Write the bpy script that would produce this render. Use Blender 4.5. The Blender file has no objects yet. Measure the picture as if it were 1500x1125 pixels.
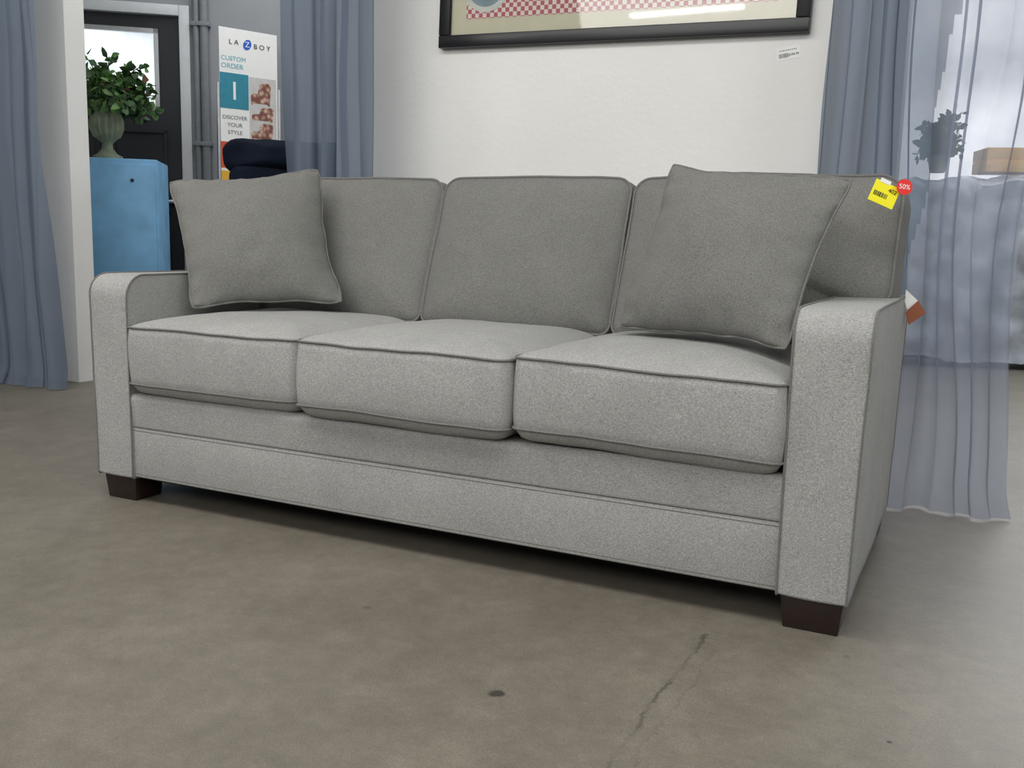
import bpy, bmesh, math, random
from math import sin, cos, pi, radians
from mathutils import Vector, Matrix, noise
random.seed(7)
SC = bpy.context.scene
COL = SC.collection
SC.view_settings.view_transform = 'Standard'
V = Vector

# ------------------------------------------------------------------ camera
CAM = V((2.312, -1.934, 0.7766)); YAW, TILT, ROLL, F = 0.4567, 0.1462, 0.0247, 1390.1
RC = (Matrix.Rotation(YAW, 3, 'Z') @ Matrix.Rotation(pi/2 - TILT, 3, 'X') @ Matrix.Rotation(ROLL, 3, 'Z'))
cd = bpy.data.cameras.new('camera'); cam = bpy.data.objects.new('camera', cd); COL.objects.link(cam)
cam.matrix_world = Matrix.Translation(CAM) @ RC.to_4x4()
cd.sensor_width = 36; cd.lens = 36*F/1500; cd.clip_start = .05; cd.clip_end = 100
SC.camera = cam
def ray(u, v): return RC @ V(((u-750)/F, (562.5-v)/F, -1))
def pt(u, v, t): return CAM + ray(u, v)*t          # measured point: pixel and distance
def onplane(u, v, ax, val):
    d = ray(u, v); return CAM + d*((val-CAM[ax])/d[ax])

# ------------------------------------------------------------------ helpers
WM = {}
def link(o): COL.objects.link(o); return o
def tag(o, label=None, cat=None, group=None, kind=None):
    if label: o['label'] = label
    if cat: o['category'] = cat
    if group: o['group'] = group
    if kind: o['kind'] = kind
    return o
def thing(name, loc, rz, label, cat, group=None):
    o = link(bpy.data.objects.new(name, None)); o.location = loc; o.rotation_euler = (0, 0, rz)
    o.empty_display_size = .1
    WM[o] = Matrix.Translation(V(loc)) @ Matrix.Rotation(rz, 4, 'Z')
    return tag(o, label, cat, group)
def obj(name, bm, mat, parent=None, smooth=40, local=False):
    me = bpy.data.meshes.new(name)
    bmesh.ops.recalc_face_normals(bm, faces=bm.faces) if smooth is not None and smooth != -1 else None
    bm.to_mesh(me); bm.free()
    o = link(bpy.data.objects.new(name, me))
    if parent:
        if not local: me.transform(WM[parent].inverted())
        o.parent = parent; WM[o] = WM[parent]
    else:
        vs = [v.co for v in me.vertices]
        lo = V((min(v[i] for v in vs) for i in range(3))); hi = V((max(v[i] for v in vs) for i in range(3)))
        b = V(((lo.x+hi.x)/2, (lo.y+hi.y)/2, lo.z))
        me.transform(Matrix.Translation(-b)); o.location = b; WM[o] = Matrix.Translation(b)
    if isinstance(mat, (list, tuple)):
        for m in mat: me.materials.append(m)
    elif mat: me.materials.append(mat)
    if smooth and smooth > 0:
        for p in me.polygons: p.use_smooth = True
        me.set_sharp_from_angle(angle=radians(smooth))
    return o
def struct(name, bm, mat, parent=None, smooth=30):
    o = obj(name, bm, mat, parent, smooth)
    if not parent: o['kind'] = 'structure'
    return o
def B(): return bmesh.new()
def add_box(bm, lo, hi, M=None, bev=0, seg=2):
    r = bmesh.ops.create_cube(bm, size=1)['verts']
    c = (V(lo)+V(hi))/2; s = V(hi)-V(lo)
    for v in r: v.co = V((c.x+v.co.x*s.x, c.y+v.co.y*s.y, c.z+v.co.z*s.z))
    if bev:
        es = list({e for v in r for e in v.link_edges})
        g = bmesh.ops.bevel(bm, geom=es, offset=bev, segments=seg, profile=.5, affect='EDGES')
        r = list({v for f in g['faces'] for v in f.verts} | {v for v in r if v.is_valid})
    if M is not None:
        for v in r: v.co = M @ v.co
    return r
def add_tube(bm, path, r, n=8, closed=False, cap=True, radii=None):
    P = [V(p) for p in path]; N = len(P); rings = []
    up = None
    for i in range(N):
        a = P[(i-1) % N] if (closed or i > 0) else P[i]
        b = P[(i+1) % N] if (closed or i < N-1) else P[i]
        t = (b-a).normalized()
        if up is None:
            up = V((0, 0, 1)) if abs(t.z) < .9 else V((1, 0, 0))
        s = t.cross(up)
        if s.length < 1e-6: s = t.orthogonal()
        s.normalize(); up = s.cross(t).normalized()
        rr = radii[i] if radii else r
        rings.append([bm.verts.new(P[i] + (s*cos(2*pi*k/n)+up*sin(2*pi*k/n))*rr) for k in range(n)])
    for i in range(N if closed else N-1):
        A, Bq = rings[i], rings[(i+1) % N]
        for k in range(n): bm.faces.new((A[k], A[(k+1) % n], Bq[(k+1) % n], Bq[k]))
    if not closed and cap:
        bm.faces.new(rings[0][::-1]); bm.faces.new(rings[-1])
def add_lathe(bm, prof, c, n=32, flute=0, nf=0):
    rings = []
    for (r, z, fl) in [(p+(0,))[:3] for p in prof]:
        rings.append([bm.verts.new(V(c)+V(((r+fl*cos(nf*2*pi*k/n))*cos(2*pi*k/n), (r+fl*cos(nf*2*pi*k/n))*sin(2*pi*k/n), z))) for k in range(n)])
    for A, Bq in zip(rings, rings[1:]):
        for k in range(n): bm.faces.new((A[k], A[(k+1) % n], Bq[(k+1) % n], Bq[k]))
    bm.faces.new(rings[0][::-1]); bm.faces.new(rings[-1])
def roundpoly(pts, r, n=6, step=.025):
    out = []; N = len(pts)
    for i in range(N):
        p, a, b = V(pts[i]), V(pts[i-1]), V(pts[(i+1) % N])
        rr = r[i] if isinstance(r, (list, tuple)) else r
        d1, d2 = (a-p).normalized(), (b-p).normalized()
        if rr <= 0: out.append(p); continue
        s, e = p+d1*rr, p+d2*rr
        for k in range(n+1):
            t = k/n; w1 = .75; dn = (1-t)**2+2*w1*t*(1-t)+t*t
            out.append((s*(1-t)**2 + p*2*w1*t*(1-t) + e*t*t)/dn)
    res = []
    for i in range(len(out)):
        a, b = out[i], out[(i+1) % len(out)]; L = (b-a).length; m = max(1, int(L/step))
        for k in range(m): res.append(a.lerp(b, k/m))
    return res
def wob(P, seed, wr): return noise.noise_vector(P*5+V((seed, 0, 0)))*wr + noise.noise_vector(P*14+V((seed, 3, 0)))*wr*.35
def pad(bm, out, h, ca, cb, bulge, M, rings=9, p=2.6, q=.75, pb=None, qb=None, wr=.0015, box=5, ctr=None, seed=0):
    """upholstered shape: outline (u,v), thickness along w, crowned on both faces, softly bulged border"""
    N = len(out); pb = pb or p; qb = qb or q
    c = V(ctr) if ctr else sum(out, V((0, 0)))/N
    nor = []
    for i in range(N):
        t = (out[(i+1) % N]-out[i-1]); nor.append(V((t.y, -t.x)).normalized())
    area = sum(out[i].x*out[(i+1) % N].y-out[(i+1) % N].x*out[i].y for i in range(N))
    if area < 0: nor = [-x for x in nor]
    def mk(u, v, w):
        P = M @ V((u, v, w)); return bm.verts.new(P+wob(P, seed, wr))
    L = []
    ss = [((k+1)/rings)**.6 for k in range(rings)]
    ct = mk(c.x, c.y, h/2+ca)
    for s in ss:
        w = h/2+ca*max(0, 1-s**p)**q
        L.append([mk(*(c+(o-c)*s), w) for o in out])
    for k in range(1, box):
        w = h/2-h*k/box; bb = bulge*(1-(2*w/h)**2)
        L.append([mk(*(o+n*bb), w) for o, n in zip(out, nor)])
    for s in ss[::-1]:
        w = -h/2-cb*max(0, 1-s**pb)**qb
        L.append([mk(*(c+(o-c)*s), w) for o in out])
    cbv = mk(c.x, c.y, -h/2-cb)
    for i in range(N): bm.faces.new((ct, L[0][i], L[0][(i+1) % N])); bm.faces.new((cbv, L[-1][(i+1) % N], L[-1][i]))
    for A, Bq in zip(L, L[1:]):
        for i in range(N): bm.faces.new((A[i], Bq[i], Bq[(i+1) % N], A[(i+1) % N]))
def welt(bm, out, w, M, r=.003, off=.001, seed=0, wr=.0015):
    N = len(out); path = []
    area = sum(out[i].x*out[(i+1) % N].y-out[(i+1) % N].x*out[i].y for i in range(N))
    for i, o in enumerate(out):
        t = (out[(i+1) % N]-out[i-1]); n = V((t.y, -t.x)).normalized()*(1 if area > 0 else -1)
        P = M @ V((o.x+n.x*off, o.y+n.y*off, w)); path.append(P+wob(P, seed, wr))
    add_tube(bm, path, r, 6, closed=True)
def basis(o, u, v, w):
    M = Matrix.Identity(4)
    for i, a in enumerate((u, v, w)):
        for j in range(3): M[j][i] = a[j]
    for j in range(3): M[j][3] = o[j]
    return M
def text(name, s, size, M, mat, parent, align='CENTER', ext=.0004, scale_x=1):
    cu = bpy.data.curves.new('lettering', 'FONT'); cu.body = s; cu.size = size; cu.align_x = align; cu.align_y = 'CENTER'; cu.extrude = ext
    t = bpy.data.objects.new('tmp', cu); COL.objects.link(t)
    dg = bpy.context.evaluated_depsgraph_get(); me = bpy.data.meshes.new_from_object(t.evaluated_get(dg))
    bpy.data.objects.remove(t); bm = B(); bm.from_mesh(me); bpy.data.meshes.remove(me)
    for v in bm.verts: v.co = M @ V((v.co.x*scale_x, v.co.y, v.co.z))
    return obj(name, bm, mat, parent, smooth=None)

# ------------------------------------------------------------------ materials
def srgb(r, g, b):
    f = lambda c: ((c/255+.055)/1.055)**2.4 if c/255 > .04045 else c/255/12.92
    return (f(r), f(g), f(b), 1)
def newmat(name):
    m = bpy.data.materials.new(name); m.use_nodes = True; nt = m.node_tree
    return m, nt, nt.nodes['Principled BSDF']
def simple(name, col, rough=.6, metal=0, noise_amt=.08, scale=20, bump=0, emit=0, spec=.5):
    m, nt, b = newmat(name)
    tc = nt.nodes.new('ShaderNodeTexCoord'); n = nt.nodes.new('ShaderNodeTexNoise'); n.inputs['Scale'].default_value = scale; n.inputs['Detail'].default_value = 4
    nt.links.new(tc.outputs['Object'], n.inputs['Vector'])
    r = nt.nodes.new('ShaderNodeValToRGB'); nt.links.new(n.outputs['Fac'], r.inputs[0])
    r.color_ramp.elements[0].position = .3; r.color_ramp.elements[1].position = .7
    r.color_ramp.elements[0].color = [c*(1-noise_amt) for c in col[:3]]+[1]
    r.color_ramp.elements[1].color = [min(1, c*(1+noise_amt)) for c in col[:3]]+[1]
    nt.links.new(r.outputs[0], b.inputs['Base Color'])
    b.inputs['Roughness'].default_value = rough; b.inputs['Metallic'].default_value = metal; b.inputs['Specular IOR Level'].default_value = spec
    if bump:
        bp = nt.nodes.new('ShaderNodeBump'); bp.inputs['Strength'].default_value = bump; bp.inputs['Distance'].default_value = .003
        nt.links.new(n.outputs['Fac'], bp.inputs['Height']); nt.links.new(bp.outputs[0], b.inputs['Normal'])
    if emit:
        nt.links.new(r.outputs[0], b.inputs['Emission Color']); b.inputs['Emission Strength'].default_value = emit
    return m
def fabric(name, c0, c1, c2, rough=.95):
    m, nt, b = newmat(name); N = nt.nodes.new; Lk = nt.links.new
    tc = N('ShaderNodeTexCoord')
    def ns(sc, vec, det=2):
        mp = N('ShaderNodeMapping'); mp.inputs['Scale'].default_value = vec; Lk(tc.outputs['Object'], mp.inputs[0])
        n = N('ShaderNodeTexNoise'); n.inputs['Scale'].default_value = sc; n.inputs['Detail'].default_value = det; n.inputs['Roughness'].default_value = .7
        Lk(mp.outputs[0], n.inputs['Vector']); return n
    a = ns(1, (190, 700, 1100), 3); c = ns(1, (1050, 1050, 210), 3); d = ns(7, (1, 1, 1), 3)
    ad = N('ShaderNodeMath'); ad.operation = 'ADD'; Lk(a.outputs['Fac'], ad.inputs[0]); Lk(c.outputs['Fac'], ad.inputs[1])
    hf = N('ShaderNodeMath'); hf.operation = 'MULTIPLY'; hf.inputs[1].default_value = .5; Lk(ad.outputs[0], hf.inputs[0])
    r = N('ShaderNodeValToRGB'); Lk(hf.outputs[0], r.inputs[0]); e = r.color_ramp.elements
    e[0].position = .36; e[0].color = c0; e[1].position = .62; e[1].color = c2
    x = e.new(.49); x.color = c1
    mx = N('ShaderNodeMix'); mx.data_type = 'RGBA'; mx.blend_type = 'MULTIPLY'; mx.inputs[0].default_value = .3
    Lk(r.outputs[0], mx.inputs[6])
    mr = N('ShaderNodeMapRange'); mr.inputs[1].default_value = .3; mr.inputs[2].default_value = .7; mr.inputs[3].default_value = .75; mr.inputs[4].default_value = 1.15
    Lk(d.outputs['Fac'], mr.inputs[0]); cc = N('ShaderNodeCombineColor'); [Lk(mr.outputs[0], cc.inputs[i]) for i in range(3)]
    Lk(cc.outputs[0], mx.inputs[7])
    Lk(mx.outputs[2], b.inputs['Base Color']); b.inputs['Roughness'].default_value = rough
    b.inputs['Sheen Weight'].default_value = .05; b.inputs['Specular IOR Level'].default_value = .1
    bp = N('ShaderNodeBump'); bp.inputs['Strength'].default_value = .25; bp.inputs['Distance'].default_value = .0008
    Lk(hf.outputs[0], bp.inputs['Height']); Lk(bp.outputs[0], b.inputs['Normal'])
    return m
M = {}
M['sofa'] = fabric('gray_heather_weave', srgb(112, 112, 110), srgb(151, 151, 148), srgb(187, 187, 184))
M['back'] = fabric('gray_heather_weave_shaded', srgb(84, 84, 81), srgb(113, 113, 109), srgb(140, 140, 135))  # same weave darkened: the back cushions' shade is put into the colour
M['welt'] = simple('gray_welt', srgb(112, 111, 108), .95, scale=300, noise_amt=.2)
M['dark'] = simple('black_lining', srgb(14, 14, 14), .95)
M['wood'] = simple('espresso_wood', srgb(36, 21, 17), .4, scale=40, noise_amt=.25)
M['frame'] = simple('black_frame', srgb(22, 22, 24), .35)
M['mat'] = simple('cream_mat', srgb(205, 202, 178), .8, noise_amt=.03)
M['white'] = simple('white_card', srgb(235, 235, 232), .6, noise_amt=.02)
M['ink'] = simple('black_ink', srgb(25, 25, 28), .7)
M['grayink'] = simple('gray_ink', srgb(120, 122, 125), .7)
M['blueink'] = simple('blue_ink', srgb(30, 90, 190), .6)
M['teal'] = simple('teal_print', srgb(40, 130, 152), .6)
M['paleteal'] = simple('pale_teal_print', srgb(110, 180, 195), .6)
M['orange'] = simple('orange_print', srgb(205, 80, 36), .6)
M['yellow'] = simple('yellow_print', srgb(245, 235, 20), .6, noise_amt=.02)
M['red'] = simple('red_print', srgb(225, 40, 35), .6, noise_amt=.02)
M['brown'] = simple('brown_card', srgb(140, 80, 52), .7)
M['navy'] = simple('navy_upholstery', srgb(20, 26, 38), 1, scale=8, noise_amt=.3, bump=.4, spec=.1)
M['locker'] = simple('blue_paint', srgb(112, 165, 203), .6, scale=7, noise_amt=.14)
M['stone'] = simple('green_gray_stone', srgb(122, 130, 108), .8, scale=14, noise_amt=.3, bump=.5)
M['soil'] = simple('soil', srgb(50, 40, 30), .9)
M['leaf'] = simple('green_leaf', srgb(82, 120, 58), .6, scale=12, noise_amt=.45)
M['leaf2'] = simple('dark_leaf', srgb(50, 80, 42), .6, scale=12, noise_amt=.45)
M['petal'] = simple('pink_petal', srgb(128, 92, 76), .7)
M['doorblack'] = simple('black_door_paint', srgb(26, 30, 36), .5)
M['trim'] = simple('white_trim', srgb(205, 208, 210), .5, noise_amt=.03)
M['metal'] = simple('brushed_metal', srgb(170, 172, 175), .35, 1)
M['pipe'] = simple('gray_pipe_paint', srgb(120, 124, 128), .5)
M['plasticwood'] = simple('pine_box', srgb(232, 182, 96), .6, scale=15, noise_amt=.1)
M['wrap'] = simple('clear_plastic_wrap', srgb(165, 172, 180), .3, scale=5, noise_amt=.45, bump=1.0)
M['string'] = simple('clear_string', srgb(200, 200, 200), .4)

def wallmat(name, c, c2, sc=1.2):
    m, nt, b = newmat(name); N = nt.nodes.new; Lk = nt.links.new
    tc = N('ShaderNodeTexCoord'); n = N('ShaderNodeTexNoise'); n.inputs['Scale'].default_value = sc; n.inputs['Detail'].default_value = 5
    n2 = N('ShaderNodeTexNoise'); n2.inputs['Scale'].default_value = 45; n2.inputs['Detail'].default_value = 6
    Lk(tc.outputs['Object'], n.inputs['Vector']); Lk(tc.outputs['Object'], n2.inputs['Vector'])
    r = N('ShaderNodeValToRGB'); r.color_ramp.elements[0].position = .35; r.color_ramp.elements[1].position = .65
    r.color_ramp.elements[0].color = c2; r.color_ramp.elements[1].color = c; Lk(n.outputs['Fac'], r.inputs[0]); Lk(r.outputs[0], b.inputs['Base Color'])
    b.inputs['Roughness'].default_value = .6
    bp = N('ShaderNodeBump'); bp.inputs['Strength'].default_value = .35; bp.inputs['Distance'].default_value = .003
    Lk(n2.outputs['Fac'], bp.inputs['Height']); Lk(bp.outputs[0], b.inputs['Normal'])
    return m
M['wall'] = wallmat('white_painted_wall', srgb(234, 233, 229), srgb(226, 225, 220))
M['wall2'] = wallmat('gray_back_wall', srgb(150, 153, 156), srgb(132, 135, 139))
M['ceil'] = wallmat('ceiling_white', srgb(215, 215, 212), srgb(205, 205, 200))

def floor_mat():
    m, nt, b = newmat('stained_concrete'); N = nt.nodes.new; Lk = nt.links.new
    g = N('ShaderNodeNewGeometry'); P = g.outputs['Position']
    def ns(sc, det, ro=.6):
        n = N('ShaderNodeTexNoise'); n.inputs['Scale'].default_value = sc; n.inputs['Detail'].default_value = det; n.inputs['Roughness'].default_value = ro
        Lk(P, n.inputs['Vector']); return n.outputs['Fac']
    def math_(op, a, b_=None, c_=None):
        x = N('ShaderNodeMath'); x.operation = op
        for i, s in enumerate((a, b_, c_)):
            if s is None: continue
            if isinstance(s, (int, float)): x.inputs[i].default_value = s
            else: Lk(s, x.inputs[i])
        return x.outputs[0]
    big, mid, fine = ns(1.5, 10, .78), ns(16, 12, .9), ns(260, 5, .9)
    r = N('ShaderNodeValToRGB'); e = r.color_ramp.elements
    e[0].position = .36; e[0].color = srgb(92, 86, 76); e[1].position = .64; e[1].color = srgb(131, 125, 113)
    x = e.new(.5); x.color = srgb(112, 106, 95)
    s = math_('ADD', math_('MULTIPLY', big, .45), math_('MULTIPLY', mid, .55)); Lk(s, r.inputs[0])
    sp = math_('MULTIPLY_ADD', fine, 2.0, 0)
    sep = N('ShaderNodeSeparateXYZ'); Lk(P, sep.inputs[0]); X, Y = sep.outputs[0], sep.outputs[1]
    def crackline(x0, amp, wid, k, y0, sc):
        wb_ = math_('MULTIPLY', math_('SUBTRACT', ns(sc, 6, .85), .5), amp)
        dx = math_('ABSOLUTE', math_('ADD', math_('SUBTRACT', X, x0), wb_))
        mr = N('ShaderNodeMapRange'); Lk(dx, mr.inputs[0]); mr.inputs[1].default_value = .0003; mr.inputs[2].default_value = wid; mr.inputs[3].default_value = k; mr.inputs[4].default_value = 0
        br = N('ShaderNodeMapRange'); Lk(ns(9, 3), br.inputs[0]); br.inputs[1].default_value = .38; br.inputs[2].default_value = .58; br.inputs[3].default_value = .15; br.inputs[4].default_value = 1
        return math_('MULTIPLY', math_('MULTIPLY', mr.outputs[0], br.outputs[0]), math_('LESS_THAN', Y, y0))
    crack = math_('MAXIMUM', crackline(1.866, .06, .006, .62, -.1, 6), crackline(1.90, .09, .003, .3, -.16, 8))
    def spot(x0, y0, rad, k):
        vx = math_('ADD', math_('POWER', math_('SUBTRACT', X, x0), 2), math_('POWER', math_('SUBTRACT', Y, y0), 2))
        d = math_('ADD', math_('SQRT', vx), math_('MULTIPLY', math_('SUBTRACT', ns(50, 3), .5), rad*1.2))
        q = N('ShaderNodeMapRange'); Lk(d, q.inputs[0]); q.inputs[1].default_value = rad*.7; q.inputs[2].default_value = rad*1.1; q.inputs[3].default_value = k; q.inputs[4].default_value = 0
        return q.outputs[0]
    tot = crack
    for (u, v, rad, k) in [(728, 1016, .015, .78), (1303, 1087, .005, .8), (537, 890, .010, .3), (1240, 962, .008, .3), (870, 1090, .03, .1), (350, 800, .05, .08)]:
        q = onplane(u, v, 2, 0); tot = math_('MAXIMUM', tot, spot(q.x, q.y, rad, k))
    mx = N('ShaderNodeMix'); mx.data_type = 'RGBA'; mx.blend_type = 'MULTIPLY'; mx.inputs[0].default_value = 1
    cc = N('ShaderNodeCombineColor'); [Lk(sp, cc.inputs[i]) for i in range(3)]
    Lk(r.outputs[0], mx.inputs[6]); Lk(cc.outputs[0], mx.inputs[7])
    m2 = N('ShaderNodeMix'); m2.data_type = 'RGBA'; Lk(tot, m2.inputs[0]); Lk(mx.outputs[2], m2.inputs[6]); m2.inputs[7].default_value = srgb(30, 27, 25)
    Lk(m2.outputs[2], b.inputs['Base Color'])
    rr = N('ShaderNodeMapRange'); Lk(mid, rr.inputs[0]); rr.inputs[3].default_value = .36; rr.inputs[4].default_value = .58; Lk(rr.outputs[0], b.inputs['Roughness'])
    b.inputs['Specular IOR Level'].default_value = .4
    bp = N('ShaderNodeBump'); bp.inputs['Strength'].default_value = .12; bp.inputs['Distance'].default_value = .002
    Lk(math_('SUBTRACT', mid, math_('MULTIPLY', tot, .5)), bp.inputs['Height']); Lk(bp.outputs[0], b.inputs['Normal'])
    return m
M['floor'] = floor_mat()

def sheer(name, col, alpha):
    m, nt, b = newmat(name); N = nt.nodes.new; Lk = nt.links.new
    out = nt.nodes['Material Output']; nt.nodes.remove(b)
    tc = N('ShaderNodeTexCoord'); n = N('ShaderNodeTexNoise'); n.inputs['Scale'].default_value = 8; Lk(tc.outputs['Object'], n.inputs['Vector'])
    r = N('ShaderNodeValToRGB'); r.color_ramp.elements[0].color = [c*.9 for c in col[:3]]+[1]; r.color_ramp.elements[1].color = col; Lk(n.outputs['Fac'], r.inputs[0])
    d = N('ShaderNodeBsdfDiffuse'); t = N('ShaderNodeBsdfTranslucent'); Lk(r.outputs[0], d.inputs[0]); Lk(r.outputs[0], t.inputs[0])
    a = N('ShaderNodeMixShader'); a.inputs[0].default_value = .45; Lk(d.outputs[0], a.inputs[1]); Lk(t.outputs[0], a.inputs[2])
    tr = N('ShaderNodeBsdfTransparent'); tr.inputs[0].default_value = (.95, .96, 1, 1)
    q = N('ShaderNodeMixShader'); q.inputs[0].default_value = alpha; Lk(tr.outputs[0], q.inputs[1]); Lk(a.outputs[0], q.inputs[2]); Lk(q.outputs[0], out.inputs[0])
    return m
M['curtain'] = sheer('blue_sheer_voile', srgb(126, 138, 154), .82)
M['sheer'] = sheer('pale_sheer_voile', srgb(165, 173, 188), .6)

# ------------------------------------------------------------------ setting
bm = B(); add_box(bm, (-9, -7, -.1), (10, 10, 0)); struct('floor', bm, M['floor'])
bm = B(); add_box(bm, (-9, -7, 3.3), (10, 10, 3.4)); struct('ceiling', bm, M['ceil'])
YW = 1.5
bm = B(); add_box(bm, (-.25, YW, 0), (2.02, YW+.12, 3.3)); struct('wall_back', bm, M['wall'])
bm = B(); add_box(bm, (-5, YW, 0), (-1.92, YW+.12, 3.3)); struct('wall_left', bm, M['wall'])
A38 = radians(38.2)
P0 = pt(262, 20, 6.5); P0.z = 0
Mw = Matrix.Translation(P0) @ Matrix.Rotation(A38, 4, 'Z')
ztop = pt(258, 24, 6.5).z
bm = B()
add_box(bm, (0.06, 0, 0), (5.5, .15, 3.3), Mw); add_box(bm, (-4, 0, 0), (-1.06, .15, 3.3), Mw); add_box(bm, (-1.06, 0, ztop+.06), (.06, .15, 3.3), Mw)
struct('wall_rear', bm, M['wall2'])
bm = B(); add_box(bm, (0, -.03, 0), (.07, .1, ztop+.07), Mw, .005); add_box(bm, (-1.07, -.03, 0), (-1, .1, ztop+.07), Mw, .005); add_box(bm, (-1, -.03, ztop), (0, .1, ztop+.07), Mw, .005)
struct('trim_1', bm, M['trim'])
door = thing('door_1', P0, A38, None, None); door['kind'] = 'structure'
wz0 = pt(190, 155, 6.5).z; wz1 = pt(190, 46, 6.5).z
bm = B()
for lo, hi in [((-1, .02, 0), (0, .07, wz0)), ((-1, .02, wz1), (0, .07, ztop)), ((-.16, .02, wz0), (0, .07, wz1)), ((-1, .02, wz0), (-.84, .07, wz1))]:
    add_box(bm, lo, hi, Mw)
for x0, x1 in [(-.9, -.54), (-.46, -.1)]:
    for z0, z1 in [(.2, .8), (.95, wz0-.15)]:
        for a, b_ in [((x0, 0, z0), (x0+.02, .03, z1)), ((x1-.02, 0, z0), (x1, .03, z1)), ((x0, 0, z0), (x1, .03, z0+.02)), ((x0, 0, z1-.02), (x1, .03, z1))]:
            add_box(bm, a, b_, Mw)
obj('door_slab', bm, M['doorblack'], door, 30)
bm = B()
for x0, x1, z0, z1 in [(-.86, -.83, wz0-.02, wz1+.02), (-.17, -.14, wz0-.02, wz1+.02), (-.86, -.14, wz0-.02, wz0+.01), (-.86, -.14, wz1-.01, wz1+.02)]:
    add_box(bm, (x0, 0, z0), (x1, .03, z1), Mw)
obj('window_frame', bm, M['metal'], door, 30)
M['pane'] = simple('bright_frosted_pane', srgb(225, 234, 242), .3, scale=4, noise_amt=.22, emit=1.1)
bm = B(); add_box(bm, (-.84, .04, wz0), (-.16, .05, wz1), Mw); obj('pane', bm, M['pane'], door, None)
bm = B(); add_box(bm, (-.08, -.04, 1.0), (-.05, .03, 1.03), Mw, .004); add_box(bm, (-.18, -.05, 1.0), (-.05, -.035, 1.025), Mw, .004); obj('handle', bm, M['metal'], door, 30)
YF = 8.5
bm = B(); add_box(bm, (-2, YF, 0), (10, YF+.2, .12)); add_box(bm, (-2, YF, 3.25), (10, YF+.2, 3.3))
for x in (-2, .9, 4.4, 7.9): add_box(bm, (x, YF, .12), (x+.2, YF+.2, 3.25))
struct('wall_far', bm, M['wall2'])
M['daylight'] = simple('bright_window_glass', srgb(228, 234, 240), .3, scale=1.1, noise_amt=.42, emit=1.25)
for i, (xa, xb) in enumerate(((-1.8, .9), (1.1, 4.4), (4.6, 7.9))):
    bm = B(); add_box(bm, (xa, YF+.08, .12), (xb, YF+.1, 3.25)); struct('window_%d' % (i+1), bm, M['daylight'], smooth=None)

# ------------------------------------------------------------------ sofa
W, aw, ah, lh, s1 = 2.12, .138, .662, .0737, .2294
k3 = (W-2*aw)/3
sofa = thing('sofa', (W/2, .47, 0), 0, 'gray heathered fabric three-seat sofa with track arms, piping and dark block feet', 'sofa')
My = basis((0, 0, 0), (0, 1, 0), (0, 0, 1), (1, 0, 0))        # u=y, v=z, w=x
def arm(x0, sgn):
    out = roundpoly([(0, lh), (.88, lh), (.88, ah+.004), (0, ah+.001)], [0.006, .01, .02, .064], 10)
    Mx = Matrix.Translation((x0+aw/2, 0, 0)) @ My
    def flare(bm):
        for v in bm.verts:
            f = max(0, (v.co.z-lh)/(ah-lh))
            if (v.co.x-(x0+aw/2))*sgn > 0: v.co.x += sgn*.011*f
    bm = B(); pad(bm, out, aw, .004, .004, .002, Mx, p=7, q=.8, wr=.0022, seed=sgn); flare(bm)
    a = obj('arm', bm, M['sofa'], sofa)
    bm = B()
    for w in (-aw/2, aw/2): welt(bm, out, w, Mx, r=.0027, wr=.0022, seed=sgn)
    flare(bm); obj('piping', bm, M['welt'], a)
arm(0, -1); arm(W-aw, 1)
bm = B(); add_box(bm, (aw-.002, .006, lh+.004), (W-aw+.002, .06, s1-.002), None, .004, 3)
add_box(bm, (aw+.02, .05, lh+.01), (W-aw-.02, .88, s1-.01)); rail = obj('front_rail', bm, M['sofa'], sofa)
prof = roundpoly([(.006, s1-.001), (.10, s1-.001), (.10, .324), (-.002, .324)], [.003, .002, .002, .020], 8, 1)
bm = B(); nx = 60; L = []
for i in range(nx+1):
    x = aw-.002+(W-2*aw+.004)*i/nx
    L.append([bm.verts.new(V((x, o.x, o.y))+V((0, .6, 1))*(.0025*noise.noise(V((x*4, 0, 7)))*(1 if o.y > .3 else 0))) for o in prof])
for A_, B_ in zip(L, L[1:]):
    for k in range(len(prof)): bm.faces.new((A_[k], B_[k], B_[(k+1) % len(prof)], A_[(k+1) % len(prof)]))
r2 = obj('upper_rail', bm, M['sofa'], sofa)
bm = B(); add_tube(bm, [(aw, .0065, s1-.001), (W-aw, .0065, s1-.001)], .0028, 6); add_tube(bm, [(aw, .0063, s1-.013), (W-aw, .0063, s1-.013)], .0012, 5)
add_tube(bm, [(aw, .0063, lh+.014), (W-aw, .0063, lh+.014)], .0012, 5); obj('piping', bm, M['welt'], r2)
bm = B(); add_box(bm, (aw, .08, s1-.01), (W-aw, .88, .308)); obj('seat_deck', bm, M['dark'], sofa, None)
bm = B(); add_box(bm, (.02, .03, lh-.006), (W-.02, .93, lh+.006)); obj('bottom_lining', bm, M['dark'], sofa, None)
out = roundpoly([(.012, lh), (W-.012, lh), (W-.012, .64), (W-.045, .68), (W-.05, .84), (.05, .84), (.045, .68), (.012, .64)], [.005, .005, .03, .03, .04, .04, .03, .03], 6)
Mb = basis((0, .925, 0), (1, 0, 0), (0, 0, 1), (0, -1, 0))
bm = B(); pad(bm, out, .085, .002, .004, .004, Mb, p=8, ctr=(W/2, .4)); bf = obj('back_frame', bm, M['sofa'], sofa)
bm = B(); welt(bm, out, -.0425, Mb, seed=0); welt(bm, out, .0425, Mb); obj('piping', bm, M['welt'], bf)
LW = .126
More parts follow.
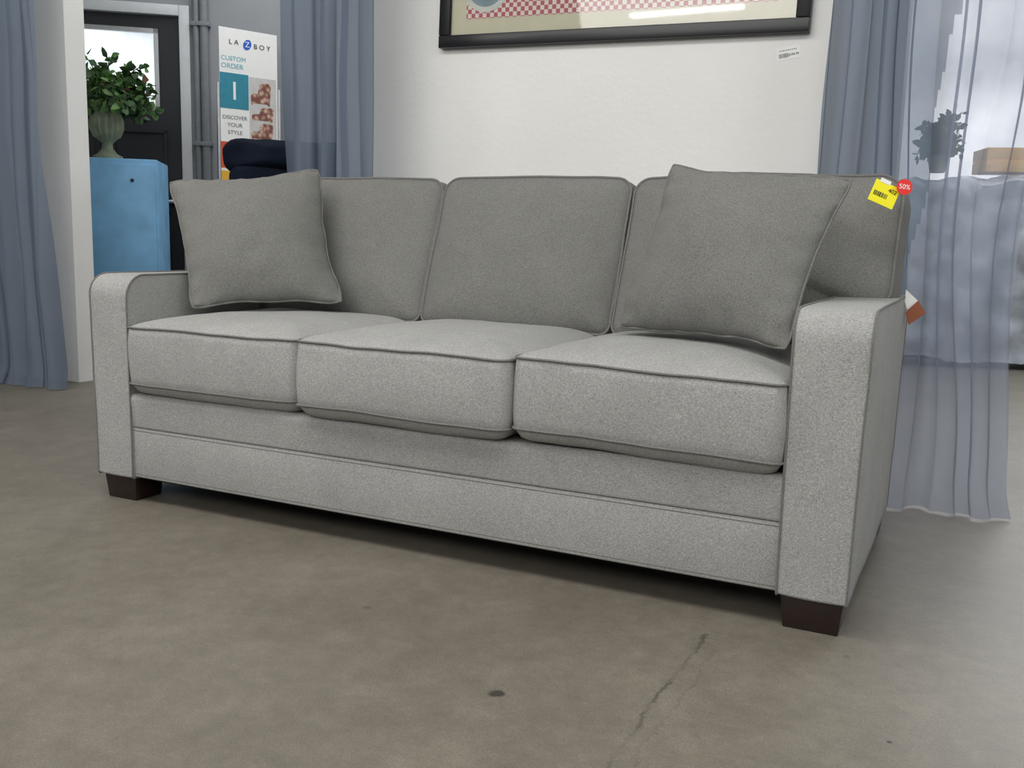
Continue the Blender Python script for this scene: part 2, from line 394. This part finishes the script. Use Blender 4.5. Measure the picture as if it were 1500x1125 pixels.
for x in (.008, W-.006-LW):
    for y in (.012, .80):
        bm = B(); add_box(bm, (x, y, 0), (x+LW, y+.11, lh-.003), None, .003, 2)
        cx, cy = x+LW/2, y+.055
        for v in bm.verts:
            f = 1-.12*(1-v.co.z/lh); v.co.x = cx+(v.co.x-cx)*f; v.co.y = cy+(v.co.y-cy)*f
        obj('leg', bm, M['wood'], sofa, 30)
# seat cushions
for i in range(3):
    x0 = aw+k3*i+.003; x1 = aw+k3*(i+1)-.003; xm = (x0+x1)/2
    y0 = (-.012, -.034, -.020)[i]
    out = roundpoly([(x0, y0), (x1, y0), (x1, .66), (x0, .66)], [.028, .028, .05, .05], 7)
    out = [V((o.x, o.y-.008*(1-((o.x-xm)/(k3/2))**2) if o.y < .1 else o.y)) for o in out]
    h = .161
    Mc = Matrix.Translation((xm, .3, .3555+h/2+.002)) @ Matrix.Rotation((0, .006, .022)[i], 4, 'Y') @ Matrix.Translation((-xm, -.3, 0))
    bm = B(); pad(bm, out, h, .040, .044, .005, Mc, rings=14, p=3.2, q=.85, pb=9, qb=.60, wr=.005, seed=i*7+2, box=7)
    c = obj('seat_cushion', bm, M['sofa'], sofa, 60)
    bm = B()
    for w in (h/2, -h/2): welt(bm, out, w, Mc, r=.0031, off=.0015, wr=.005, seed=i*7+2)
    obj('piping', bm, M['welt'], c)
# back cushions
LA = radians(19.5); vb = V((0, sin(LA), cos(LA))); wb = V((0, -cos(LA), sin(LA)))
hb = .18; base = V((0, .545, .535)) - wb*hb/2
Mk = basis(base, (1, 0, 0), vb, wb)
vt, vn = .460, .120
def bow(out, xa, xb):
    return [V((o.x, o.y+.008*(1-((o.x-(xa+xb)/2)/((xb-xa)/2))**2) if o.y > .4 else o.y)) for o in out]
xL, xR = aw+k3+.018, aw+2*k3+.025
shapes = [
    ([(.015, vn), (aw+.006, vn), (aw+.006, 0), (xL-.006, 0), (xL-.006, vt), (.008, vt)], [.045, .02, .03, .03, .045, .06], .008, xL, (.43, .24)),
    ([(xL+.006, 0), (xR-.006, 0), (xR-.006, vt), (xL+.006, vt)], [.03, .03, .045, .045], xL, xR, None),
    ([(xR+.006, 0), (W-aw-.006, 0), (W-aw-.006, vn), (W-.015, vn), (W-.012, vt), (xR+.006, vt)], [.03, .03, .02, .045, .06, .045], xR, W-.012, (1.70, .24))]
for i, (pts, rr, xa, xb, ctr) in enumerate(shapes):
    out = bow(roundpoly(pts, rr, 7), xa, xb)
    bm = B(); pad(bm, out, hb, .050, .01, .018, Mk, rings=14, p=3.2, q=.75, wr=.005, ctr=ctr, seed=20+i*5, box=8)
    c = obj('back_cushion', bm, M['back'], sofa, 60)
    bm = B()
    for w in (hb/2, -hb/2): welt(bm, out, w, Mk, r=.0036, off=.003, wr=.005, seed=20+i*5)
    obj('piping', bm, M['welt'], c)

# ------------------------------------------------------------------ throw pillows
def pillow(BL, BR, TR, TL, th, label, seed):
    BL, BR, TR, TL = map(V, (BL, BR, TR, TL))
    u = (BR-BL+TR-TL).normalized(); v = (TL-BL+TR-BR).normalized(); n = u.cross(v).normalized()
    G = 38; bm = B(); gr = {}
    def co(a, b, side):
        A = a*(1-.085*(1-b*b)**1.0); Bv = b*(1-.085*(1-a*a)**1.0)
        cr = max(0, abs(a)+abs(b)-1.8)/.2; k = 1-.04*cr**1.5; A *= k; Bv *= k
        p = (BL*(1-A)*(1-Bv)+BR*(1+A)*(1-Bv)+TR*(1+A)*(1+Bv)+TL*(1-A)*(1+Bv))/4
        t = max(0, (1-abs(a)**2.2)*(1-abs(b)**2.2))**.6*th/2
        p = p+n*side*t
        ea = max(abs(a), abs(b))
        pk = .005*sin(22*a+seed)*(abs(b)**6)+.005*sin(20*b+seed)*(abs(a)**6)
        w = noise.noise_vector(p*6+V((seed, 0, 0)))*.010+noise.noise_vector(p*15+V((seed, 0, 0)))*.004
        return p+w+n*side*pk*(1 if ea < .999 else 0)
    for side in (1, -1):
        for i in range(G+1):
            for j in range(G+1):
                a = -1+2*i/G; b = -1+2*j/G
                a = sin(a*pi/2)*.6+a*.4; b = sin(b*pi/2)*.6+b*.4
                edge = i in (0, G) or j in (0, G)
                if edge and side == -1: gr[(i, j, -1)] = gr[(i, j, 1)]
                else: gr[(i, j, side)] = bm.verts.new(co(a, b, side))
        for i in range(G):
            for j in range(G):
                f = [gr[(i, j, side)], gr[(i+1, j, side)], gr[(i+1, j+1, side)], gr[(i, j+1, side)]]
                bm.faces.new(f if side == 1 else f[::-1])
    path = [gr[(i, 0, 1)].co.copy() for i in range(G)]+[gr[(G, j, 1)].co.copy() for j in range(G)]+[gr[(i, G, 1)].co.copy() for i in range(G, 0, -1)]+[gr[(0, j, 1)].co.copy() for j in range(G, 0, -1)]
    base = (BL+BR)/2
    t = thing('throw_pillow', base, math.atan2(u.y, u.x), label, 'pillow', 'throw pillows on the sofa')
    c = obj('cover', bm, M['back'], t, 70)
    bm = B(); add_tube(bm, path, .0034, 6, closed=True); obj('piping', bm, M['welt'], t)
pillow(pt(279, 455, 2.81), pt(503, 446, 2.90), pt(468, 247, 3.05), pt(246, 263, 2.95), .17, 'gray throw pillow at the left end of the sofa, right top corner pointing up', 3)
pillow(pt(901, 482, 2.42), pt(1152, 516, 2.05), pt(1253, 258, 2.12), pt(982, 236, 2.41), .17, 'gray throw pillow leaning at the right end of the sofa near the yellow tag', 9)

# ------------------------------------------------------------------ tags
def card(bm, c, th=.0008):
    c = [V(x) for x in c]; n = (c[1]-c[0]).cross(c[3]-c[0]).normalized()*th
    a = [bm.verts.new(x) for x in c]; b = [bm.verts.new(x-n) for x in c]
    bm.faces.new(a); bm.faces.new(b[::-1])
    for i in range(4): bm.faces.new((a[i], b[i], b[(i+1) % 4], a[(i+1) % 4]))
T = 2.25
def frame_on(u0, v0, t, du, dv):                                # basis on a card: centre pixel, right vector, up vector
    c = pt(u0, v0, t); x = (pt(u0+du[0], v0+du[1], t)-c); y = (pt(u0+dv[0], v0+dv[1], t)-c)
    x.normalize(); y = (y-x*y.dot(x)).normalized(); return basis(c, x, y, x.cross(y))
Mt = frame_on(1296, 284, T, (10, 4.5), (4.5, -10)); s = T/F
tg = thing('price_tag', Mt.translation, 0, 'yellow price tag with a barcode pinned to the top right back cushion', 'price tag')
bm = B(); add_box(bm, (-20*s, -17*s, -.0004), (19*s, 16*s, .0004), Mt, .0002, 1); obj('card', bm, M['yellow'], tg, None)
bm = B(); add_box(bm, (-14*s, 14*s, .0005), (2*s, 20*s, .0012), Mt); obj('white_strip', bm, M['white'], tg, None)
bm = B()
x = -16
while x < 4:
    w = random.choice((.8, 1.4, 2)); add_box(bm, (x*s, -7*s, .0005), ((x+w)*s, 0*s, .001), Mt); x += w+random.choice((.9, 1.3))
obj('barcode', bm, M['ink'], tg, None)
text('lettering', '402', 8.5*s, Mt @ Matrix.Translation((9*s, 7*s, .001)), M['ink'], tg)
bm = B(); p = Mt @ V((6*s, 13*s, 0)); add_tube(bm, [p, p+V((.004, .02, -.004)), p+V((.006, .07, -.016))], .0007, 5); obj('fastener', bm, M['string'], tg)
Mr = frame_on(1325, 274, T-.01, (10, 1.5), (1.5, -10))
st = thing('discount_sticker', Mr.translation, 0, 'round red discount sticker beside the yellow tag', 'sticker')
bm = B(); bmesh.ops.create_cone(bm, cap_ends=True, segments=32, radius1=11.5*s, radius2=11.5*s, depth=.001, matrix=Mr); obj('disc', bm, M['red'], st, 30)
text('lettering', '50%', 10*s, Mr @ Matrix.Translation((0, 0, .0008)), M['white'], st)
T2 = 2.44
ht = thing('hang_tag', pt(1340, 470, T2), 0, 'brown and white cardboard hang tag dangling at the rear right of the sofa', 'hang tag')
bm = B(); card(bm, [pt(1326, 458, T2), pt(1345, 440, T2), pt(1356, 459, T2), pt(1331, 476, T2)]); obj('brown_card', bm, M['brown'], ht, None)
bm = B(); card(bm, [pt(1325, 442, T2+.01), pt(1327, 424, T2+.01), pt(1345, 441, T2+.01), pt(1329, 454, T2+.01)]); obj('white_card', bm, M['white'], ht, None)

# ------------------------------------------------------------------ framed picture
pf = thing('picture_frame', (0.99, YW, 1.52), 0, 'wide black framed picture with cream mat and red checks hanging on white wall', 'picture')
Mp = Matrix.Translation((.275, YW, 1.545)) @ Matrix.Rotation(radians(1.6), 4, 'Y')
wF, hF, bF = 1.44, 1.0, .048
bm = B()
for lo, hi in [((0, -.035, 0), (wF, -.004, bF)), ((0, -.035, hF-bF), (wF, -.004, hF)), ((0, -.035, bF), (bF, -.004, hF-bF)), ((wF-bF, -.035, bF), (wF, -.004, hF-bF))]: add_box(bm, lo, hi, Mp, .004, 2)
obj('frame', bm, M['frame'], pf, 30)
bm = B(); add_box(bm, (bF-.005, -.016, bF-.005), (wF-bF+.005, -.008, hF-bF+.005), Mp); obj('mat_board', bm, M['mat'], pf, None)
m, nt, b = newmat('red_white_checks'); ck = nt.nodes.new('ShaderNodeTexChecker'); ck.inputs['Scale'].default_value = 1/.0165
ck.inputs['Color1'].default_value = srgb(176, 84, 98); ck.inputs['Color2'].default_value = srgb(222, 214, 202)
tc = nt.nodes.new('ShaderNodeTexCoord'); mp_ = nt.nodes.new('ShaderNodeMapping'); mp_.inputs['Rotation'].default_value = (0, -radians(1.6), 0); mp_.inputs['Location'].default_value = (0, .0082, 0)
nt.links.new(tc.outputs['Object'], mp_.inputs[0]); nt.links.new(mp_.outputs[0], ck.inputs['Vector']); nt.links.new(ck.outputs[0], b.inputs['Base Color']); M['check'] = m
bm = B(); add_box(bm, (.115, -.0172, .108), (wF-.1, -.0162, .35), Mp); obj('checked_print', bm, M['check'], pf, None)
bm = B(); add_box(bm, (.115, -.0172, .35), (wF-.1, -.0162, .88), Mp); obj('upper_print', bm, simple('print_sky', srgb(190, 200, 200), .7), pf, None)
bm = B()
for r, z, mi in ((.105, .02, 0), (.085, .0202, 1), (.05, .0204, 0)):
    n0 = len(bm.faces)
    q = bmesh.ops.create_cone(bm, cap_ends=True, segments=40, radius1=r, radius2=r, depth=.0008, matrix=Mp @ Matrix.Translation((.20, -z+.002, .235)) @ Matrix.Rotation(pi/2, 4, 'X') )
    bm.faces.ensure_lookup_table()
    for f in list(bm.faces)[n0:]: f.material_index = mi
obj('printed_plate', bm, [simple('plate_gray', srgb(130, 150, 160), .7), simple('plate_cream', srgb(205, 208, 200), .7)], pf, None)
m, nt, b = newmat('picture_glass'); nt.nodes.remove(b); g1 = nt.nodes.new('ShaderNodeBsdfTransparent'); g2 = nt.nodes.new('ShaderNodeBsdfGlossy'); g2.inputs['Roughness'].default_value = .03
fr = nt.nodes.new('ShaderNodeFresnel'); fr.inputs[0].default_value = 1.5; mxs = nt.nodes.new('ShaderNodeMixShader')
nt.links.new(fr.outputs[0], mxs.inputs[0]); nt.links.new(g1.outputs[0], mxs.inputs[1]); nt.links.new(g2.outputs[0], mxs.inputs[2]); nt.links.new(mxs.outputs[0], nt.nodes['Material Output'].inputs[0])
bm = B(); add_box(bm, (bF-.003, -.024, bF-.003), (wF-bF+.003, -.022, hF-bF+.003), Mp); obj('glass', bm, m, pf, None)
c = onplane(1155, 78, 1, YW-.0006)
Ms = basis(c, (cos(.12), 0, sin(.12)), (-sin(.12), 0, cos(.12)), (0, -1, 0))
ws = thing('wall_sticker', c, 0, 'small white barcode sticker on the white wall below the picture', 'sticker')
bm = B(); add_box(bm, (-.040, -.020, -.0005), (.040, .023, .0003), Ms); obj('paper', bm, M['white'], ws, None)
bm = B(); x = -.033
while x < -.002:
    w = random.choice((.001, .002)); add_box(bm, (x, -.013, .0004), (x+w, .001, .0006), Ms); x += w+.0014
obj('barcode', bm, M['ink'], ws, None)
bm = B(); x = -.03
while x < .028:
    w = random.uniform(.004, .010); add_box(bm, (x, .010, .0004), (x+w, .0125, .0006), Ms); x += w+.002
obj('print_line', bm, M['grayink'], ws, None)
text('lettering', '$399.99', .011, Ms @ Matrix.Translation((.017, -.006, .0005)), M['ink'], ws)

# ------------------------------------------------------------------ curtains
def curtain(x0, x1, y, z1, nf, amp, seed, mats, label, x_low=0, split=None, pool=0, soft=0, name='curtain'):
    n, rows = int(nf*26), 60; bm = B(); g = []
    for j in range(rows+1):
        f_ = (j/rows)**1.5
        z = .006+(z1-.006)*f_; low = (1-z/z1); P_ = max(0, 1-z/.12)**2
        row = []
        for i in range(n+1):
            u = i/n
            uu = u+.075*noise.noise(V((u*2.7, seed, z*.45)))+.035*noise.noise(V((u*7.3, seed+4, z*.7)))+soft*low*.12*noise.noise(V((u*2, seed+8, z*1.1)))
            a = amp*(.3+1.2*abs(noise.noise(V((u*3.3+seed, 2, z*.4)))))*(1+.8*low**3)
            k2 = .38-.2*min(1, soft*max(0, u-.35)*4)
            w1 = sin(2*pi*nf*uu); w2 = sin(2*pi*nf*2.37*uu+seed+.9*sin(z*1.7))
            yy = y+a*(w1+k2*w2)+.035*noise.noise(V((u*1.7, seed+5, z*.7)))+.010*noise.noise(V((u*9, seed+9, z*2.6)))
            yy -= pool*P_*(.6+.7*noise.noise(V((u*6, seed, 1))))
            xx = x0+(x1-x0)*u+x_low*low**2*(u-.3)+.012*sin(4*pi*nf*uu+seed)+.02*noise.noise(V((u*4, seed+2, z*1.3)))+pool*.4*P_*(u-.3)
            row.append(bm.verts.new((xx, yy, z+.004*noise.noise(V((u*20, 0, seed)))*P_)))
        g.append(row)
    for j in range(rows):
        zz = (j/rows)**1.5
        for i in range(n):
            f = bm.faces.new((g[j][i], g[j][i+1], g[j+1][i+1], g[j+1][i]))
            if split is not None and i/n > split[0]+(split[1]-split[0])*min(1, zz*1.8)+.03*noise.noise(V((0, seed, zz*6))): f.material_index = 1
    return tag(obj(name, bm, mats, None, smooth=180), label, 'curtain', None)
curtain(-2.75, -1.83, 1.27, 2.7, 7, .03, 1, [M['curtain']], 'blue sheer curtain hanging at far left in front of the white wall end', .09, pool=.05)
curtain(-.28, .15, 1.2, 2.7, 3.6, .03, 2.3, [M['curtain']], 'blue sheer curtain hanging behind the left half of the sofa')
curtain(1.82, 2.385, 1.2, 2.7, 5.4, .034, 3.7, [M['curtain'], M['sheer']], 'long blue sheer curtain draping to the floor behind the right arm of sofa', .05, (.36, .62), pool=.08, soft=1)

# ------------------------------------------------------------------ blue locker and urn
Tl = 5.6
c0 = pt(230, 234, Tl); zt = c0.z
Ml = Matrix.Translation((c0.x, c0.y, 0)) @ Matrix.Rotation(A38, 4, 'Z')
lk = thing('metal_cabinet', (Ml @ V((-.26, .22, 0))), A38, 'worn light blue painted metal cabinet beside the dark door', 'cabinet')
bm = B(); add_box(bm, (-.52, 0, .0), (0, .44, zt), Ml, .008, 2); obj('body', bm, M['locker'], lk, 30)
bm = B(); add_box(bm, (-.505, -.012, .05), (-.012, 0, zt-.03), Ml, .005, 2); dd = obj('door', bm, M['locker'], lk, 30)
bm = B(); q = Ml @ Matrix.Translation((-.14, -.014, zt-.125)) @ Matrix.Rotation(pi/2, 4, 'X')
bmesh.ops.create_cone(bm, cap_ends=True, segments=20, radius1=.011, radius2=.010, depth=.008, matrix=q); obj('lock', bm, M['ink'], dd, 30)
uc = Ml @ V((-.305, .17, zt))
pl = thing('potted_plant', uc, 0, 'leafy green plant in a fluted stone urn on top of the blue cabinet', 'plant')
bm = B(); add_lathe(bm, [(.085, 0), (.085, .02), (.058, .034), (.032, .065), (.030, .095), (.046, .112), (.072, .135, .006), (.090, .18, .008), (.090, .225, .008), (.084, .255, .003), (.086, .28), (.118, .305), (.135, .32), (.13, .335), (.1, .33), (.085, .305)], uc, 128, nf=16); obj('urn', bm, M['stone'], pl, 50)
bm = B(); bmesh.ops.create_cone(bm, cap_ends=True, segments=24, radius1=.088, radius2=.084, depth=.02, matrix=Matrix.Translation(uc+V((0, 0, .31)))); obj('soil', bm, M['soil'], pl, 30)
def leaf(bm, p, d, L, w, mi=0):
    d = d.normalized(); s = d.cross(V((random.uniform(-1, 1), random.uniform(-1, 1), random.uniform(-1, 1)))).normalized(); n = s.cross(d)
    a = [p, p+d*L*.35+s*w+n*w*.3, p+d*L*.75+s*w*.7+n*w*.2, p+d*L, p+d*L*.75-s*w*.7+n*w*.2, p+d*L*.35-s*w+n*w*.3]
    vs = [bm.verts.new(x) for x in a]
    for f in ((0, 1, 5), (1, 2, 4, 5), (2, 3, 4)):
        q = bm.faces.new([vs[i] for i in f]); q.material_index = mi
def foliage(c, rx, rz, nst, L, pl, petals=0, droop=.5, lf=16, lean=(0, 0)):
    bm = B(); sb = B(); base = c-V((0, 0, rz))
    for i in range(nst):
        a = random.uniform(0, 2*pi); rr = rx*random.uniform(.35, 1.05); hh = random.uniform(.2, 1.9)*rz
        off = V((lean[0], lean[1], 0))
        top = base+off*.5+V((cos(a)*rr*.55, sin(a)*rr*.55, hh*.75+.02)); e = base+off+V((cos(a)*rr, sin(a)*rr, hh*(1-droop*random.uniform(0, 2)*rr/rx)))
        P = [base*(1-t)**2+top*2*t*(1-t)+e*t*t for t in [k/7 for k in range(8)]]
        add_tube(sb, P, .003, 5)
        for k in range(lf):
            t = random.uniform(.25, 1); p = base*(1-t)**2+top*2*t*(1-t)+e*t*t
            d = V((random.gauss(0, 1), random.gauss(0, 1), random.gauss(-.1, .8)))
            leaf(bm, p+d.normalized()*.012, d, L*random.uniform(.6, 1.25), L*.32, (0, 1, 1, 0, 2)[random.randrange(5)] if k % 5 == 0 else random.randrange(2))
    obj('foliage', bm, [M['leaf'], M['leaf2'], M['petal'] if petals else M['leaf']], pl, None); obj('stems', sb, M['leaf2'], pl, 60)
foliage(uc+V((.01, .01, .46)), .235, .17, 92, .06, pl, 1, .7, 17, (.045, .03))

# ------------------------------------------------------------------ banner stand
Tb = 6.1
p1 = pt(320, 38, Tb); p2 = pt(405, 52, Tb+.25)
ang = math.atan2(p2.y-p1.y, p2.x-p1.x); wB = math.hypot(p2.x-p1.x, p2.y-p1.y); zB = p1.z
Mbn = Matrix.Translation((p1.x, p1.y, 0)) @ Matrix.Rotation(ang, 4, 'Z')
bs = thing('banner_stand', (Mbn @ V((wB/2, 0, 0))), ang, 'tall white showroom banner stand with teal numbered square', 'sign')
bm = B(); add_box(bm, (0, -.004, .12), (wB, .004, zB), Mbn); obj('panel', bm, M['white'], bs, None)
bm = B(); add_box(bm, (-.02, -.09, 0), (wB+.02, .09, .06), Mbn, .015, 3); obj('base', bm, M['metal'], bs, 30)
for x in (-.012, wB+.012):
    bm = B(); add_tube(bm, [Mbn @ V((x, 0, .05)), Mbn @ V((x, 0, zB-.35))], .011, 10); obj('post', bm, M['metal'], bs, 40)
sx = wB/86.; sy = (pt(340, 60, Tb).z-pt(340, 200, Tb).z)/140
def zb(v): return zB-(v-38)*sy
def bx(name, x0, v0, x1, v1, mat, d=-.0052):
    bm = B(); add_box(bm, ((x0-320)*sx, d, zb(v1)), ((x1-320)*sx, -.004, zb(v0)), Mbn); return obj(name, bm, mat, bs, None)
def tx(s_, x, v, size, mat, al='CENTER', d=-.0058): return text('lettering', s_, size*sy, Mbn @ Matrix.Translation(((x-320)*sx, d, zb(v))) @ Matrix.Rotation(pi/2, 4, 'X'), mat, bs, al, scale_x=sx/sy)
tx('L A', 341, 58, 10, M['ink']); tx('B O Y', 383, 60, 10, M['ink'])
bm = B(); Me = Mbn @ Matrix.Translation(((361-320)*sx, -.0055, zb(59))) @ Matrix.Rotation(pi/2, 4, 'X') @ Matrix.Rotation(-.5, 4, 'Z') @ Matrix.Diagonal((1, 1.35, 1, 1))
bmesh.ops.create_cone(bm, cap_ends=True, segments=28, radius1=5.6*sx, radius2=5.6*sx, depth=.001, matrix=Me); obj('blue_emblem', bm, M['blueink'], bs, 30)
tx('Z', 361, 59, 11, M['white'], d=-.0066)
tx('CUSTOM', 322, 82, 9, M['paleteal'], 'LEFT'); tx('ORDER', 322, 93, 10, M['paleteal'], 'LEFT')
bx('teal_square', 320, 103, 362, 155, M['teal']); tx('1', 341, 130, 38, M['white'])
tx('DISCOVER', 341, 168, 7.8, M['grayink']); tx('YOUR', 341, 179, 8.2, M['grayink']); tx('STYLE', 341, 190, 8.2, M['grayink'])
m, nt, b = newmat('printed_brown_pattern'); vo = nt.nodes.new('ShaderNodeTexVoronoi'); vo.inputs['Scale'].default_value = 32; r = nt.nodes.new('ShaderNodeValToRGB')
tc = nt.nodes.new('ShaderNodeTexCoord'); nt.links.new(tc.outputs['Object'], vo.inputs['Vector'])
r.color_ramp.elements[0].color = srgb(222, 196, 172); r.color_ramp.elements[1].color = srgb(120, 66, 54); r.color_ramp.elements[1].position = .65
nt.links.new(vo.outputs['Distance'], r.inputs[0]); nt.links.new(r.outputs[0], b.inputs['Base Color']); M['redpat'] = m
bx('printed_photo', 363, 105, 404, 200, simple('photo_gray', srgb(196, 194, 192), .6))
def chair_print(x0, v0, w, h):
    bm = B()
    pts = [(0, 1), (.06, 1), (.1, .92), (.8, .92), (.85, 1), (.92, 1), (1, .1), (.85, 0), (.55, .02), (.4, .12), (.32, .5), (.08, .5), (-.02, .6)]
    o_ = roundpoly(pts, .03, 3, 1)
    a = [bm.verts.new(Mbn @ V(((x0+o.x*w-320)*sx, -.0063, zb(v0+o.y*h)))) for o in o_]
    b_ = [bm.verts.new(Mbn @ V(((x0+o.x*w-320)*sx, -.0053, zb(v0+o.y*h)))) for o in o_]
    bm.faces.new(a); bm.faces.new(b_[::-1])
    for i in range(len(a)): bm.faces.new((a[i], b_[i], b_[(i+1) % len(a)], a[(i+1) % len(a)]))
    obj('printed_chair', bm, M['redpat'], bs, 30)
chair_print(366, 112, 30, 34); chair_print(367, 148, 33, 22); chair_print(366, 172, 33, 26)
bx('orange_square', 320, 204, 362, 243, M['orange']); bx('yellow_square', 320, 247, 362, 285, simple('mustard_print', srgb(220, 170, 50), .6))

# ------------------------------------------------------------------ navy recliner
pc = pt(331, 205, 4.75); zr = pc.z
Mr_ = Matrix.Translation((pc.x, pc.y, 0)) @ Matrix.Rotation(radians(38), 4, 'Z') @ Matrix.Translation((.42, 0, 0))
rc = thing('recliner', Mr_.translation, radians(38), 'dark navy tufted armchair in the room behind the sofa', 'armchair')
mb = Mr_ @ basis((0, .0, .42), (1, 0, 0), (0, .17, .985), (0, -.985, .17))
hz = (zr-.42)/.985
bm = B()
for k in range(6):
    z0, z1 = hz*k/6, hz*(k+1)/6; hw = .42 if k == 5 else .40
    o_ = roundpoly([(-hw, z0), (hw, z0), (hw, z1), (-hw, z1)], [.04, .04, .07 if k == 5 else .04, .07 if k == 5 else .04], 5); pad(bm, o_, .12, .06, .02, .025, mb, rings=6, wr=.02, seed=k)
obj('backrest', bm, M['navy'], rc, 60)
bm = B(); pad(bm, roundpoly([(-.34, -.56), (.34, -.56), (.34, 0), (-.34, 0)], .06), .16, .05, 0, .02, Mr_ @ Matrix.Translation((0, 0, .38)), wr=.008); obj('seat_cushion', bm, M['navy'], rc, 60)
for sx_ in (-1, 1):
    bm = B(); pad(bm, roundpoly([(-.54, .08), (.12, .08), (.12, .6), (-.54, .6)], [.02, .02, .1, .1]), .12, .02, .02, .02, Mr_ @ Matrix.Translation((.40*sx_, 0, 0)) @ My, wr=.008); obj('arm', bm, M['navy'], rc, 60)
bm = B(); add_box(bm, (-.35, -.50, 0), (.35, .1, .3), Mr_, .01); obj('base', bm, M['navy'], rc, 30)

# ------------------------------------------------------------------ wall conduit
bm = B()
for u, r_ in ((292, .022), (303, .03)):
    a = Mw.inverted() @ pt(u, 60, 6.7); xx = a.x
    add_tube(bm, [Mw @ V((xx, -.04, .0)), Mw @ V((xx, -.04, 3.28))], r_, 12)
    for z in (.6, 1.4, 2.2, 3.0): add_box(bm, (xx-r_-.012, -.045-r_, z), (xx+r_+.012, .0, z+.03), Mw, .002)
tag(obj('conduit_pipe', bm, M['pipe'], None, 40), 'gray vertical conduit pipes running up the wall beside the dark door', 'pipes')

# ------------------------------------------------------------------ goods seen through the right curtain
pw = pt(1455, 300, 6.8)
Mq = Matrix.Translation((pw.x, pw.y, 0)) @ Matrix.Rotation(.3, 4, 'Z')
wr_ = thing('wrapped_furniture', (pw.x, pw.y, 0), .3, 'bulky furniture wrapped in crinkled clear plastic behind the right curtain', 'wrapped furniture')
bm = B(); o_ = roundpoly([(-.75, -.4), (.75, -.4), (.75, .4), (-.75, .4)], .06, 6, .04); pad(bm, o_, 1.22, .04, 0, .03, Mq @ Matrix.Translation((0, 0, .66)), rings=8, box=26, wr=.045, p=4); obj('plastic_cover', bm, M['wrap'], wr_, 60)
for a in (-.62, .62):
    for c_ in (-.3, .3):
        bm = B(); add_box(bm, (a-.04, c_-.04, 0), (a+.04, c_+.04, .15), Mq, .005); obj('foot', bm, M['wood'], wr_, 30)
q = Mq @ Matrix.Translation((.1, 0, 1.36))
cr = thing('wooden_crate', q.translation, .3, 'pale pine crate standing on top of the plastic wrapped furniture', 'crate')
for k in range(2):
    bm = B(); z = k*.085
    for a_, b_ in (((-.22, -.16, z), (.22, -.145, z+.08)), ((-.22, .145, z), (.22, .16, z+.08)), ((-.22, -.145, z), (-.205, .145, z+.08)), ((.205, -.145, z), (.22, .145, z+.08))): add_box(bm, a_, b_, q, .002)
    obj('slat_ring', bm, M['plasticwood'], cr, 30)
bm = B(); add_box(bm, (-.205, -.145, 0), (.205, .145, .012), q); obj('bottom', bm, M['plasticwood'], cr, 30)
q = Mq @ V((-.40, 0, 1.36))
pq = thing('potted_plant', q, 0, 'small green plant beside the pine crate seen through the right curtain', 'plant')
bm = B(); add_lathe(bm, [(.05, 0), (.07, .1), (.075, .12), (.065, .12)], q, 20); obj('pot', bm, M['stone'], pq, 40)
foliage(q+V((0, 0, .29)), .16, .18, 50, .055, pq, 0, .4, 20)

# ------------------------------------------------------------------ ceiling lights and area lights
M['tube'] = simple('fluorescent_tube', (1, .98, .94, 1), .5, noise_amt=0, emit=12)
def fixture(x, y, label, L=1.25):
    t = thing('ceiling_light', (x, y, 3.16), 0, label, 'light', 'fluorescent ceiling lights')
    bm = B(); add_box(bm, (x-L/2, y-.08, 3.22), (x+L/2, y+.08, 3.3), None, .01); obj('housing', bm, M['trim'], t, 30)
    for d in (-.035, .035):
        bm = B(); add_tube(bm, [(x-L/2+.03, y+d, 3.205), (x+L/2-.03, y+d, 3.205)], .015, 10); obj('tube', bm, M['tube'], t, 60)
fixture(-.7, -5.1, 'fluorescent ceiling light at the left behind the viewer'); fixture(1.1, -5.1, 'fluorescent ceiling light at the right behind the viewer')
def area(loc, target, sx_, sy_, power, col=(1, 1, 1)):
    l = bpy.data.lights.new('area_light', 'AREA'); l.shape = 'RECTANGLE'; l.size = sx_; l.size_y = sy_; l.energy = power; l.color = col
    o = link(bpy.data.objects.new('area_light', l)); o.location = loc
    o.rotation_euler = (V(target)-V(loc)).to_track_quat('-Z', 'Y').to_euler(); return o
area((0.8, -1.3, 3.1), (0.8, -.9, 0), 4.2, .9, 84, (1, .99, .97))
area((1.0, -4.4, 2.7), (1.1, 0, .4), 5, 1.2, 88, (1, .99, .975))  # added front fill, no fixture of its own
area((4.6, -1.0, 2.4), (1.5, .4, .4), 2, 2, 30, (.97, .98, 1))  # added side fill to brighten the outer right arm
area((3.6, 4.2, 2.9), (2.6, 2.6, 0), 3, 2, 90, (.94, .97, 1))
area((3.0, 7.0, 3.0), (3.0, 6.0, 0), 4, 2, 100, (.95, .97, 1))
area((-1.5, 2.6, 3.1), (-1.7, 2.4, 0), 1.8, 1.2, 24, (.95, .97, 1))
area((-2.2, -1.2, 2.9), (-2.1, 1.5, 1.2), 1.2, 1.0, 24, (1, .99, .97))  # added light aimed at the left wall to brighten it
w = bpy.data.worlds.new('world'); SC.world = w; w.use_nodes = True
w.node_tree.nodes['Background'].inputs[0].default_value = (.95, .97, 1, 1); w.node_tree.nodes['Background'].inputs[1].default_value = .30
